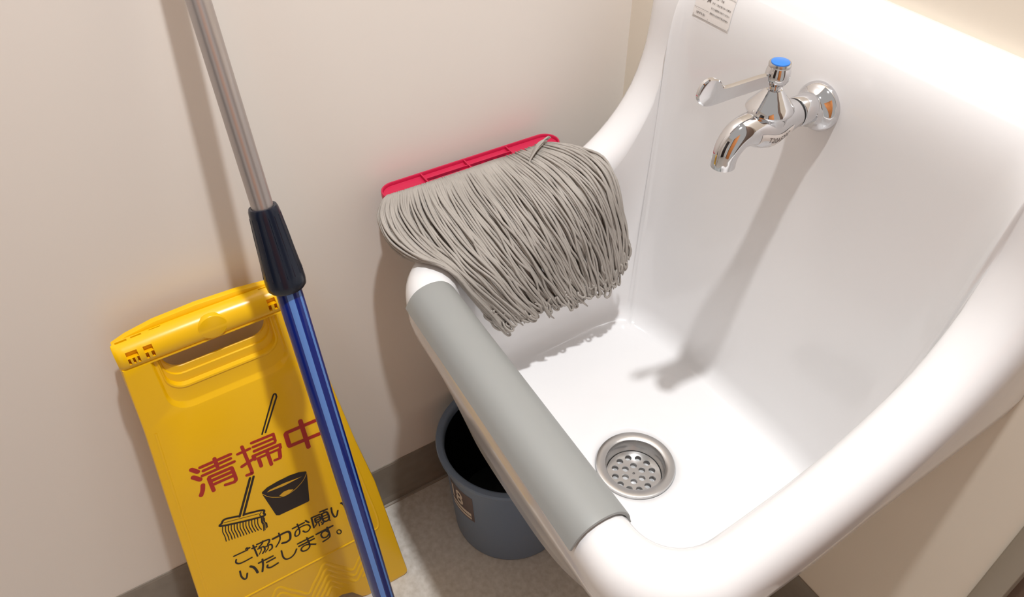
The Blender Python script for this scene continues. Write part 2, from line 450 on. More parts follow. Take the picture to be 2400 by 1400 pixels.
# sticker on the faucet body
def patch(name, fn, nu, nv, m, parent):
    bm = bmesh.new(); g = [[bm.verts.new(fn(i/nu, j/nv)) for j in range(nv+1)] for i in range(nu+1)]
    for i in range(nu):
        for j in range(nv): bm.faces.new((g[i][j], g[i+1][j], g[i+1][j+1], g[i][j+1]))
    return obj(name, bm, m, parent)
def on_spout(u, v, off):
    # u along the spout from the bend to the pipe, v around its right-hand lower side
    i = int(round(lerp(24, 7, u))); i2 = lerp(24, 7, u); k = int(i2); f = i2-k
    c = path[k].lerp(path[k+1], f); r = lerp(rad[k].y, rad[k+1].y, f)+off
    a = math.radians(lerp(-50, 6, v))
    return Vector((c.x+r*math.cos(a), c.y, c.z+r*math.sin(a))) - Vector((FX, YB, FZ))
st = patch('model_sticker', lambda u, v: on_spout(u, v, 0.0003), 14, 8, M['paper'], fa)
tm = text_mesh('sticker_text', 'T20AE20C', 1.0, M['grey'], st, Matrix())
def wrap(o, u0, u1, v0, v1, off):
    xs_ = [v.co.x for v in o.data.vertices]; ys_ = [v.co.y for v in o.data.vertices]
    for v in o.data.vertices:
        u = lerp(u0, u1, (v.co.x-min(xs_))/(max(xs_)-min(xs_))); w_ = lerp(v0, v1, (v.co.y-min(ys_))/(max(ys_)-min(ys_)))
        v.co = on_spout(u, w_, off)
wrap(tm, 0.22, 0.86, 0.5, 0.82, 0.0005)

# ---------------------------------------------------------------- caution sticker on the sink back
stk = empty('caution_sticker', (0.18, -0.05, 0.81), 'small white caution sticker stuck high on the sink back, left of the tap', 'sticker')
YS = back_y(0.18, 0.815)-0.0004
KS = (back_y(0.18, 0.842)-back_y(0.18, 0.797))/0.045
def spt(x, z, o=0.0): return Vector((x-0.18, YS+KS*(z-0.815)-o+0.05, z-0.81))
S = dict(x0=0.1535, x1=0.2045, z0=0.788, z1=0.836)
bm = bmesh.new(); _v = box(bm, spt(0.153, 0.797, 0.0004), spt(0.2035, 0.842, -0.0025))
for v_ in _v:
    front_ = v_.co.y < YS+0.05+0.0012
    v_.co.y = spt(0, v_.co.z+0.81, 0.0004 if front_ else -0.0012).y
paper = obj('sticker_paper', bm, M['paper'], stk, False)
def line(x0, z0, x1, z1, wd, name='sticker_rule', m='grey'):
    d = Vector((x1-x0, z1-z0)); n = Vector((-d.y, d.x)).normalized()*wd/2
    bm = bmesh.new(); vs = [bm.verts.new(spt(x, z, 0.0006)) for x, z in ((x0+n.x, z0+n.y), (x1+n.x, z1+n.y), (x1-n.x, z1-n.y), (x0-n.x, z0-n.y))]
    bm.faces.new(vs); return bm
bm = bmesh.new()
def addq(bm, x0, z0, x1, z1, wd):
    d = Vector((x1-x0, z1-z0)); n = Vector((-d.y, d.x)).normalized()*wd/2
    bm.faces.new([bm.verts.new(spt(x, z, 0.0006)) for x, z in ((x0+n.x, z0+n.y), (x1+n.x, z1+n.y), (x1-n.x, z1-n.y), (x0-n.x, z0-n.y))])
for a in ((0.1537, 0.7977, 0.1537, 0.841), (0.2028, 0.7977, 0.2028, 0.841), (0.1537, 0.7977, 0.2028, 0.7977), (0.1537, 0.841, 0.2028, 0.841), (0.1537, 0.8065, 0.174, 0.8065), (0.174, 0.7977, 0.174, 0.841)):
    addq(bm, *a, 0.00025)
obj('sticker_border', bm, M['grey'], stk, False)
bm = bmesh.new(); bm.faces.new([bm.verts.new(spt(x, z, 0.0006)) for x, z in ((0.1545, 0.8165), (0.1615, 0.8165), (0.158, 0.824))])
obj('warning_triangle', bm, M['ylw'], stk, False)
RX = Matrix.Rotation(math.radians(90), 4, 'X')
def stext(s, x, z, size, off=0.0, name='sticker_text'):
    return text_mesh(name, s, size, M['grey'], stk, Matrix.Translation(spt(x, z, 0.0006)) @ RX, offset=off)
stext('!', 0.1573, 0.8172, 0.006)
stext('注意', 0.1620, 0.8155, 0.0058, 0.00018)
stext('（必ず守る）', 0.1555, 0.8008, 0.0026, 0.00006)
rows = ['熱湯を流さないでください。', '陶器が割れてけがをするおそれ', 'があります。ぶつけないこと。', '・ 熱湯 ・ 薬品', 'ひび・割れが見つかった時は', 'すぐに使用をやめてください', '掃除のときは中性洗剤を使い']
for i, r in enumerate(rows): stext(r, 0.1752, 0.8360-0.0051*i, 0.0021 if i < 4 else 0.0020, 0.00004, 'small_print')

for ch in list(stk.children):
    lift = {'sticker_paper': 0.0}.get(ch.name.split('.')[0], 0.0006)
    ref = max(v.co.y for v in ch.data.vertices)
    if ch is paper: continue
    for v in ch.data.vertices: v.co.y = back_y(v.co.x+0.18, v.co.z+0.81)-0.0010+0.05
bpy.data.objects.remove(paper)
paper = patch('sticker_paper', lambda u, v: Vector((lerp(0.153, 0.2035, u)-0.18, back_y(lerp(0.153, 0.2035, u), lerp(0.797, 0.842, v))-0.0006+0.05, lerp(0.797, 0.842, v)-0.81)), 12, 10, M['paper'], stk)
# ---------------------------------------------------------------- mop
mop = empty('string_mop', (0.03, -0.24, 0.60), 'grey cotton string mop head with crimson holder draped over the left rim', 'mop')
def mo(name, bm, m, **k):
    for v in bm.verts: v.co -= Vector((0.03, -0.24, 0.60))
    return obj(name, bm, m, mop, **k)
# holder plate: stadium in plan with raised border, ribs and dark slot marks
def frame_pt(a, b, c):
    # a along the holder (0..L), b across (toward the sink), c up
    A = Vector((0.0105, -0.362, 0.6115)); E1 = Vector((0.004, 0.240, -0.002)).normalized()
    E2 = Vector((1, 0, 0.02)); E2 = (E2-E1*E2.dot(E1)).normalized(); E3 = E1.cross(E2)*-1
    return A+E1*a+E2*b+E3*c
HL, HW = 0.236, 0.036
def stad(ins, n=14):
    r = HW/2-ins; pts = []
    for i in range(n+1):
        t = math.pi/2+math.pi*i/n; pts.append((HW/2+r*math.cos(t), HW/2+r*math.sin(t)))
    for i in range(n+1):
        t = -math.pi/2+math.pi*i/n; pts.append((HL-HW/2+r*math.cos(t), HW/2+r*math.sin(t)))
    return pts
bm = bmesh.new()
RG = []
for ins, c in ((0.003, -0.006), (0.0005, -0.0045), (0, -0.001), (0, 0.0035), (0.0006, 0.0045), (0.0018, 0.0045), (0.0024, 0.0038), (0.0026, 0.0006), (0.004, 0.0), (0.012, 0.0)):
    RG.append([frame_pt(a, b, c) for a, b in stad(ins)])
rings_mesh(bm, RG, True, True, True)
holder = mo('holder_plate', bm, M['pink'], sharp=40); holder['label'] = 'crimson plastic holder'
for a in (0.055, 0.112, 0.170):
    bm = bmesh.new(); vs = box(bm, (a, 0.002, -0.001), (a+0.0016, HW-0.002, 0.0040))
    for v in bm.verts: v.co = frame_pt(*v.co)
    for v in bm.verts: v.co -= Vector((0.03, -0.24, 0.60))
    obj('holder_rib', bm, M['pink'], holder, False)
bm = bmesh.new()
for b in (0.0135, 0.020):
    box(bm, (0.055, b, -0.001), (0.170, b+0.0014, 0.0036))
for v in bm.verts: v.co = frame_pt(*v.co) - Vector((0.03, -0.24, 0.60))
obj('holder_channel', bm, M['pink'], holder, False)
bm = bmesh.new()
for a in (0.060, 0.075, 0.090, 0.117, 0.134, 0.151):
    box(bm, (a, 0.0152, -0.0003), (a+0.0125, 0.0190, 0.0007))
for v in bm.verts: v.co = frame_pt(*v.co) - Vector((0.03, -0.24, 0.60))
obj('slot_shade', bm, M['dark'], holder, False)  # dark blocks on the plate paint in the slots' shade
# cotton strings: one skein that nobody could count
rnd = random.Random(7)
YK=[(0,[(0.0360,-0.3594,0.6161),(0.0520,-0.3790,0.6116),(0.0780,-0.3832,0.5980),(0.1120,-0.3726,0.5900),(0.1420,-0.3481,0.5752),(0.1620,-0.3290,0.5480),(0.1680,-0.2982,0.4902)]),(0.08,[(0.0360,-0.3478,0.6157),(0.0600,-0.3627,0.6101),(0.0950,-0.3632,0.5980),(0.1280,-0.3528,0.5865),(0.1530,-0.3361,0.5697),(0.1660,-0.3154,0.5379),(0.1700,-0.2879,0.4885)]),(0.2,[(0.0370,-0.3188,0.6140),(0.0700,-0.3257,0.6075),(0.1100,-0.3241,0.5943),(0.1420,-0.3187,0.5811),(0.1610,-0.3037,0.5571),(0.1680,-0.2863,0.5248),(0.1710,-0.2609,0.4862)]),(0.38,[(0.0380,-0.2748,0.6148),(0.0800,-0.2791,0.6101),(0.1220,-0.2765,0.5972),(0.1500,-0.2690,0.5766),(0.1630,-0.2546,0.5480),(0.1690,-0.2405,0.5195),(0.1720,-0.2215,0.4849)]),(0.6,[(0.0380,-0.2198,0.6152),(0.0900,-0.2227,0.6182),(0.1350,-0.2200,0.6033),(0.1580,-0.2114,0.5754),(0.1660,-0.1994,0.5440),(0.1700,-0.1882,0.5118),(0.1720,-0.1745,0.4753)]),(0.8,[(0.0420,-0.1834,0.6202),(0.0980,-0.1816,0.6311),(0.1430,-0.1738,0.6167),(0.1620,-0.1632,0.5855),(0.1690,-0.1532,0.5514),(0.1720,-0.1440,0.5163),(0.1740,-0.1354,0.4804)]),(0.92,[(0.0440,-0.1646,0.6220),(0.1030,-0.1588,0.6415),(0.1450,-0.1500,0.6350),(0.1630,-0.1415,0.6046),(0.1690,-0.1324,0.5680),(0.1720,-0.1257,0.5315),(0.1740,-0.1209,0.4989)]),(1,[(0.0440,-0.1510,0.6216),(0.0970,-0.1489,0.6462),(0.1370,-0.1380,0.6472),(0.1580,-0.1284,0.6202),(0.1670,-0.1224,0.5813),(0.1710,-0.1159,0.5430),(0.1730,-0.1116,0.5104)])]

def ysurf(s, t):
    for (s0, A), (s1, B) in zip(YK, YK[1:]):
        if s <= s1 or s1 == 1.0:
            f = (s-s0)/(s1-s0); f = min(max(f, 0), 1)
            P = [Vector(a).lerp(Vector(b), f) for a, b in zip(A, B)]; break
    u = t*(len(P)-1); k = min(int(u), len(P)-2); f = u-k
    p0 = P[max(k-1, 0)]; p1 = P[k]; p2 = P[k+1]; p3 = P[min(k+2, len(P)-1)]
    return 0.5*((2*p1)+(p2-p0)*f+(2*p0-5*p1+4*p2-p3)*f*f+(3*p1-p0-3*p2+p3)*f**3)
def drape(p, gap):
    loc, nrm, idx, dist = BT.find_nearest(p, 0.06)
    if loc is None: return p
    d = (p-loc).dot(nrm)
    if d < gap: return loc+nrm*gap
    return p
def clampx(p):
    # keep strings above the rim crest of the sink and off the left wall
    return p
vs_, fs_ = [], []
def strand(P, r, n=6):
    T = [(P[min(i+1, len(P)-1)]-P[max(i-1, 0)]).normalized() for i in range(len(P))]
    a = T[0].orthogonal().normalized(); b0_ = len(vs_)
    for i, (p, t) in enumerate(zip(P, T)):
        a = (a-t*a.dot(t)).normalized(); b = t.cross(a)
        rr_ = r*(0.55 if i in (0, len(P)-1) else 1)
        for k in range(n):
            c = math.cos(2*math.pi*k/n); s = math.sin(2*math.pi*k/n)
            q = p+(a*c+b*s)*rr_-Vector((0.03, -0.24, 0.60)); vs_.append((q.x, q.y, q.z))
    for i in range(len(P)-1):
        for k in range(n):
            k2 = (k+1) % n
            fs_.append((b0_+i*n+k, b0_+i*n+k2, b0_+(i+1)*n+k2, b0_+(i+1)*n+k))
    fs_.append(tuple(b0_+k for k in range(n))[::-1]); fs_.append(tuple(b0_+(len(P)-1)*n+k for k in range(n)))
NL = 5
for layer in range(NL):
    depth = -0.0030*layer
    cnt = 92
    for i in range(cnt):
        s0 = (i+0.5+rnd.uniform(-0.35, 0.35))/cnt
        drift = rnd.gauss(0, 0.028)
        clump = 0.016*math.sin(s0*31+layer*1.7)+0.010*math.sin(s0*77+layer)
        cross = rnd.choice((0, 0, 0, 1))*rnd.gauss(0, 0.05)
        L = 1.0+rnd.gauss(0, 0.03)+0.03*math.sin(s0*38+1)+0.02*math.sin(s0*90)-0.02*layer*(rnd.random())
        if rnd.random() < 0.12: L -= rnd.uniform(0.02, 0.12)
        ph, ph2 = rnd.uniform(0, 6.28), rnd.uniform(0, 6.28)
        am = rnd.uniform(0.3, 1.0)*0.0032; fq = rnd.uniform(1.2, 2.6)
        lift = rnd.uniform(-0.001, 0.0016)+(rnd.random() < 0.1)*rnd.uniform(0.001, 0.003)
        P = []; N = 26
        for k in range(N+1):
            t = L*k/N
            sp = 0.25+0.75*min(1, t*1.6)
            s = s0+(drift+clump)*t*1.1+cross*t*t+0.012*math.sin(3.1*t+s0*55+layer)*t
            s = min(max(s, 0.0), 1.0)
            p = ysurf(s, min(t, 1.0))
            if t > 1.0: p = p + (ysurf(s, 1.0)-ysurf(s, 0.93))*((t-1)/0.07)
            e = 1e-2
            tn = (ysurf(s, min(t+e, 1))-ysurf(s, max(min(t, 1)-e, 0))).normalized()
            ac = (ysurf(min(s+0.03, 1), min(t, 1))-ysurf(max(s-0.03, 0), min(t, 1))).normalized()
            nn = ac.cross(tn)*-1
            nn = tn.cross(ac); nn.normalize()
            if nn.z+nn.x < 0: nn = -nn
            wig = am*sp*(math.sin(fq*6.28*t+ph)+0.4*math.sin(fq*15*t+ph2))
            ends = max(0, t-0.8)/0.2
            q = p+ac*(wig+ends*0.003*math.sin(14*t+ph2))+nn*(depth*(0.35+0.65*min(1, t*3))+lift*sp+0.4*am*math.cos(fq*7*t+ph2))
            q.x = max(q.x, 0.004)
            q = drape(q, 0.0018+0.0022*(NL-1-layer)+0.4*am*(1+math.cos(fq*7*t+ph2)))
            if t < 0.1: q.z = max(q.z, 0.6175)
            P.append(q)
        for _ in range(2):
            P = [P[0]]+[(P[i-1]+P[i]*2+P[i+1])*0.25 for i in range(1, len(P)-1)]+[P[-1]]
        if rnd.random() < 0.45:      # the string ends in a loop that turns back up
            tn = (P[-1]-P[-3]).normalized(); sd = rnd.choice((-1, 1)); r_ = rnd.uniform(0.0020, 0.0036)
            c_ = P[-1]+ac*(r_*sd)
            P += [c_-ac*(r_*sd*math.cos(math.pi*k/6))+tn*(r_*1.5*math.sin(math.pi*k/6))+nn*0.0003*k for k in range(1, 7)]
            bk_ = rnd.uniform(0.006, 0.020); e_ = P[-1]
            P += [e_-tn*(bk_*k/4)+ac*(sd*0.0012*math.sin(k))-nn*0.0004*k for k in range(1, 5)]
        strand(P, rnd.uniform(0.00138, 0.00168))
# a few curled tips and the tied loop of loose strings near the right end of the holder
for i in range(12):
    s = rnd.uniform(0.03, 0.98); c = ysurf(s, rnd.uniform(0.88, 0.95)); r = rnd.uniform(0.003, 0.006); a0 = rnd.uniform(2.2, 3.6)
    tw = Vector((rnd.uniform(-0.3, 0.3), 1, 0)).normalized()
    P = [c+Vector((0.001, 0, 0))+tw*(r*math.cos(a0+k*0.33)*0.8)+Vector((0.25, 0, 1))*(r*math.sin(a0+k*0.33)*1.6) for k in range(11)]
    strand(P, 0.0015)
for i in range(7):
    d = i*0.0022
    P = smooth_pts([(0.052+d*0.4, -0.150-d, 0.632+0.002*(i % 3)), (0.058+d, -0.172-d, 0.634), (0.066+d, -0.186-d*0.8, 0.625), (0.083+d, -0.190+d, 0.622), (0.10+d, -0.205+2*d, 0.616)], 6)
    strand(P, 0.0012)
me_ = bpy.data.meshes.new('yarn_fringe'); me_.from_pydata(vs_, [], fs_); me_.update()
yf = link('yarn_fringe', me_, M['yarn'], mop); yf['kind'] = 'stuff'; yf['label'] = 'grey cotton strings'


# ---------------------------------------------------------------- wet-floor sign
n_ = math.hypot(1, 0.159)
eu = Vector((0, 1, 0)); ev = Vector((-0.159, 0, 1))/n_; ew = Vector((1, 0, 0.159))/n_
SO = Vector((0.131, -0.588, 0.0))
sign = empty('cleaning_sign', (0, 0, 0), 'yellow folding floor sign with red and black cleaning notice, leaning on the left wall', 'sign')
sign.matrix_world = Matrix(((eu.x, ev.x, ew.x, SO.x), (eu.y, ev.y, ew.y, SO.y), (eu.z, ev.z, ew.z, SO.z), (0, 0, 0, 1)))
sign.matrix_world = Matrix(((eu.x, ev.x, ew.x, SO.x), (eu.y, ev.y, ew.y, SO.y), (eu.z, ev.z, ew.z, SO.z), (0, 0, 0, 1)))
def arcpts(cx, cy, r, a0, a1, n=6): return [(cx+r*math.cos(math.radians(lerp(a0, a1, i/n))), cy+r*math.sin(math.radians(lerp(a0, a1, i/n)))) for i in range(n+1)]
left = [(-0.0915, 0.532), (-0.0925, 0.52), (-0.0978, 0.444), (-0.1105, 0.321), (-0.1253, 0.169)]
right = [(0.1325, 0.215), (0.122, 0.30), (0.1105, 0.4234), (0.0985, 0.50), (0.096, 0.52), (0.0955, 0.532)]
outline = left + arcpts(-0.131, 0.009, 0.0085, 180, 270) + [(-0.075, 0.0), (-0.066, 0.004), (-0.056, 0.024), (-0.045, 0.030), (0.0, 0.030), (0.043, 0.030), (0.056, 0.024), (0.068, 0.005), (0.077, 0.0)] + arcpts(0.136, 0.009, 0.0085, -90, 0) + right
def panel(name, outl, holes, w_front, thick, m, parent, bev=0.003):
    """flat plate with rounded edge, skirt and fitted hole rings"""
    bm = bmesh.new()
    R = []
    for ins, dw in ((0, -thick), (0, -bev), (bev*0.3, -bev*0.3), (bev, 0)):
        R.append([(p[0], p[1], w_front+dw) for p in inset_poly(outl, ins)])
    V = rings_mesh(bm, R)
    ed = [bm.edges.get((V[-1][i], V[-1][(i+1) % len(V[-1])])) for i in range(len(V[-1]))]
    back = [bm.edges.get((V[0][i], V[0][(i+1) % len(V[0])])) for i in range(len(V[0]))]
    for h in holes:
        Vh = rings_mesh(bm, [[(x, y, w_front+w_) for x, y in pts] for pts, w_ in h])
        n = len(Vh[0])
        ed += [bm.edges.get((Vh[0][i], Vh[0][(i+1) % n])) for i in range(n)]
        back += [bm.edges.get((Vh[-1][i], Vh[-1][(i+1) % n])) for i in range(n)]
    bmesh.ops.triangle_fill(bm, edges=ed, use_beauty=True)
    bmesh.ops.triangle_fill(bm, edges=back, use_beauty=True)
    return obj(name, bm, m, parent, True, sharp=25)
def rr(x0, x1, y0, y1, r): return rrect(x0, x1, y0, y1, (r, r, 0.003, 0.003), 8, 4)
TH = 0.012
HT = 0.5305
steps = [(rr(-0.0635, 0.0755, 0.4540, HT, 0.024), 0.0), (rr(-0.0625, 0.0745, 0.4555, HT, 0.023), -0.0006), (rr(-0.0605, 0.0725, 0.4600, HT, 0.022), -0.0040), (rr(-0.0595, 0.0715, 0.4615, HT, 0.022), -0.0044),
         (rr(-0.0580, 0.0695, 0.4790, HT, 0.020), -0.0044), (rr(-0.0572, 0.0687, 0.4800, HT, 0.020), -0.0038), (rr(-0.0565, 0.068, 0.4808, HT, 0.019), -0.0036),
         (rr(-0.0560, 0.067, 0.4828, HT, 0.019), -0.0040), (rr(-0.0550, 0.066, 0.4850, HT, 0.019), -0.0085), (rr(-0.0545, 0.0645, 0.4955, HT, 0.018), -0.0085),
         (rr(-0.0535, 0.0635, 0.4962, HT, 0.018), -0.0105), (rr(-0.0525, 0.0625, 0.5045, HT, 0.018), -0.0105), (rr(-0.0515, 0.0615, 0.5055, HT, 0.018), -TH)]
front = panel('front_panel', outline, [steps], 0.0, TH, M['yellow'], sign)
outline_b = left[1:] + outline[5:12] + [(-0.075, 0.0)] + [(0.077, 0.0)] + arcpts(0.136, 0.009, 0.0085, -90, 0) + right[:-1]
ob = [(-0.0905, 0.5545), (-0.0925, 0.540)] + left[2:] + arcpts(-0.131, 0.009, 0.0085, 180, 270) + [(-0.075, 0.0), (-0.056, 0.024), (0.0, 0.03), (0.056, 0.024), (0.077, 0.0)] + arcpts(0.136, 0.009, 0.0085, -90, 0) + right[:4] + [(0.0965, 0.540), (0.094, 0.556), (0.075, 0.5610), (0.045, 0.5645), (0.0, 0.5662), (-0.045, 0.5645), (-0.075, 0.5595)]
hb = rrect(-0.053, 0.063, 0.476, 0.532, (0.008, 0.008, 0.008, 0.008), 6, 4)
panel('rear_panel', ob, [[(hb, 0.0), (hb, -0.008)]], -0.0175, 0.008, M['yellow'], sign)
# carrying bar across the top of the front panel
bar_prof = [(0.5305, -0.0100), (0.5305, -0.0020), (0.5325, 0.0004), (0.5370, 0.0022), (0.5430, 0.0028), (0.5490, 0.0016), (0.5540, -0.0020), (0.5575, -0.0070), (0.5590, -0.0120), (0.5585, -0.0160), (0.5500, -0.0168), (0.5400, -0.0150)]
bm = bmesh.new(); RR = []
for k in range(-1, 42):
    t = min(max(k, 0), 40)/40; u = lerp(-0.0915, 0.0955, t)
    end = 0.35 if k in (-1, 41) else 1.0
    e2 = min(1.0, math.sqrt(max(0.0, 1-((abs(2*t-1)-0.94)/0.06)**2))) if abs(2*t-1) > 0.94 else 1.0
    R = []
    for v_, w_ in bar_prof:
        vv = v_ + (0.0015*(1-(2*t-1)**2) if v_ > 0.545 else 0)
        ww = -0.006+(w_+0.006)*(0.55+0.45*e2)
        if k in (-1, 41): vv = lerp(0.548, vv, 0.9); ww = lerp(-0.006, ww, 0.9); 
        R.append((u+(-0.0006 if k == -1 else 0.0006 if k == 41 else 0), vv, ww))
    RR.append(R)
rings_mesh(bm, RR, True, True, True)
bar = obj('handle_bar', bm, M['yellow'], None, sharp=40)
# moulded slots in the bar (real pockets cut into it)
def cut(o, boxes):
    bmc = bmesh.new()
    for a, b in boxes: box(bmc, a, b)
    bmesh.ops.recalc_face_normals(bmc, faces=bmc.faces)
    me = bpy.data.meshes.new('cutter'); bmc.to_mesh(me); bmc.free(); c = bpy.data.objects.new('cutter', me); COL.objects.link(c)
    bpy.context.view_layer.update()
    md = o.modifiers.new('b', 'BOOLEAN'); md.operation = 'DIFFERENCE'; md.object = c; md.solver = 'EXACT'; md.use_self = True; md.use_hole_tolerant = True
    dg = bpy.context.evaluated_depsgraph_get(); nm = bpy.data.meshes.new_from_object(o.evaluated_get(dg))
    o.modifiers.remove(md); old = o.data; o.data = nm; nm.name = old.name
    print('CUT', len(old.polygons), len(nm.polygons))
    bpy.data.objects.remove(c); nm.set_sharp_from_angle(angle=math.radians(40))
slots = []
for u, wd, n in ((-0.0755, 0.0115, 3), (-0.0592, 0.0090, 2), (0.0735, 0.0095, 2)):
    slots.append(((u-wd/2, 0.5446, -0.004), (u+wd/2, 0.5515, 0.02)))
    st_ = wd/(2*n-1)
    for i in range(n):
        slots.append(((u-wd/2+i*2*st_, 0.5365, -0.004), (u-wd/2+(i*2+1)*st_, 0.5444, 0.02)))
slots += [((-0.087, 0.55, -0.0135), (-0.075, 0.57, -0.0105)), ((-0.071, 0.55, -0.0135), (-0.060, 0.57, -0.011)), ((-0.052, 0.55, -0.0135), (-0.040, 0.57, -0.0118)), ((0.066, 0.55, -0.0135), (0.080, 0.57, -0.0115))]
try: cut(bar, slots)
except Exception as e: print('cut failed', e)
bar.parent = sign
bm = bmesh.new(); lathe(bm, [(0.0150, -0.006), (0.0150, 0.0004), (0.0146, 0.0012), (0.0138, 0.0016)], (0, 0, 0), (0, 0, 1), 40)
bmesh.ops.scale(bm, vec=(1.05, 0.95, 1), verts=bm.verts)
bmesh.ops.rotate(bm, matrix=Matrix.Rotation(math.radians(2), 3, 'X'), verts=bm.verts)
bmesh.ops.translate(bm, vec=(0.0075, 0.5445, 0.0011), verts=bm.verts)
obj('button_disc', bm, M['yellow'], sign, sharp=40)
def ribbon(bm, P, wd, w0, closed=False):
    P = smooth_pts([(p[0], p[1], 0) for p in P], 6) if len(P) > 2 else [Vector((p[0], p[1], 0)) for p in P]
    h = wd/2; n = len(P); L = []; Rr = []
    for i, p in enumerate(P):
        t = (P[min(i+1, n-1)]-P[max(i-1, 0)]).normalized(); q = Vector((-t.y, t.x, 0))*h
        L.append(p+q); Rr.append(p-q)
    def cap(c, d, sgn):
        a0 = math.atan2(d.y, d.x)
        return [c+Vector((math.cos(a0+a), math.sin(a0+a), 0))*h for a in [(-math.pi/2+math.pi*k/8)*1.0 for k in range(1, 8)]]
    t0 = (P[0]-P[1]).normalized(); t1 = (P[-1]-P[-2]).normalized()
    vL = [bm.verts.new((p.x, p.y, w0)) for p in L]; vR = [bm.verts.new((p.x, p.y, w0)) for p in Rr]
    for i in range(n-1): bm.faces.new((vR[i], vR[i+1], vL[i+1], vL[i]))
    c1 = [bm.verts.new((p.x, p.y, w0)) for p in cap(P[-1], t1, 1)]
    c0 = [bm.verts.new((p.x, p.y, w0)) for p in cap(P[0], t0, 1)]
    bm.faces.new([vR[-1]]+c1+[vL[-1]]); bm.faces.new([vL[0]]+c0+[vR[0]])
def prints(name, strokes, m, w0, label=None, parent=front, k=1.0):
    bm = bmesh.new()
    for i, (wd, P) in enumerate(strokes): ribbon(bm, P, wd*k, w0+i*1.5e-6)
    o = obj(name, bm, m, parent, False)
    for p in o.data.polygons:
        if p.normal.z < 0: p.flip()
    if label: o['label'] = label
    return o
RED=[(0.00522,[(-0.0702,0.3706),(-0.0653,0.364)]),(0.00533,[(-0.072,0.3587),(-0.0664,0.3515)]),(0.00486,[(-0.0661,0.3414),(-0.0688,0.3338),(-0.0724,0.3279)]),(0.0037,[(-0.0611,0.3684),(-0.025,0.368)]),(0.0036,[(-0.0593,0.3618),(-0.0268,0.3619)]),(0.0036,[(-0.0625,0.3553),(-0.0243,0.355)]),(0.00421,[(-0.0431,0.3719),(-0.0434,0.359)]),(0.00441,[(-0.0572,0.3471),(-0.0577,0.3265)]),(0.004,[(-0.0561,0.3488),(-0.0297,0.348)]),(0.00412,[(-0.0295,0.3467),(-0.0299,0.3285),(-0.0327,0.3252)]),(0.00371,[(-0.0328,0.3248),(-0.0433,0.3267)]),(0.0041,[(-0.055,0.342),(-0.0324,0.3416)]),(0.0037,[(-0.055,0.3354),(-0.0319,0.3349)]),(0.0034,[(-0.0176,0.3635),(-0.0028,0.3636)]),(0.00381,[(-0.0102,0.3714),(-0.0099,0.3294),(-0.0121,0.326),(-0.0168,0.3262)]),(0.00383,[(-0.0183,0.3426),(-0.0014,0.3467)]),(0.0036,[(0.0014,0.3706),(0.028,0.3696)]),(0.00314,[(0.0281,0.3684),(0.0277,0.3579)]),(0.0034,[(0.0015,0.3638),(0.0275,0.3629)]),(0.0037,[(0.001,0.357),(0.0264,0.3562)]),(0.00431,[(-0.002,0.3503),(-0.0016,0.3449)]),(0.0039,[(-0.0013,0.3503),(0.0311,0.3497)]),(0.00326,[(0.0311,0.3492),(0.0307,0.3442)]),(0.0032,[(0.0023,0.344),(0.0286,0.3434)]),(0.00424,[(0.0026,0.3422),(0.0023,0.3303)]),(0.00414,[(0.0145,0.3486),(0.014,0.3257)]),(0.00425,[(0.0285,0.3417),(0.0267,0.3307)]),(0.0033,[(0.0262,0.3291),(0.0193,0.3296)]),(0.00528,[(0.0418,0.3611),(0.0412,0.3425)]),(0.00461,[(0.0427,0.3626),(0.0838,0.3616)]),(0.0048,[(0.0416,0.3405),(0.0849,0.3385)]),(0.00516,[(0.063,0.3708),(0.0626,0.3261)]),(0.00511,[(0.0843,0.3604),(0.0855,0.3381)])]
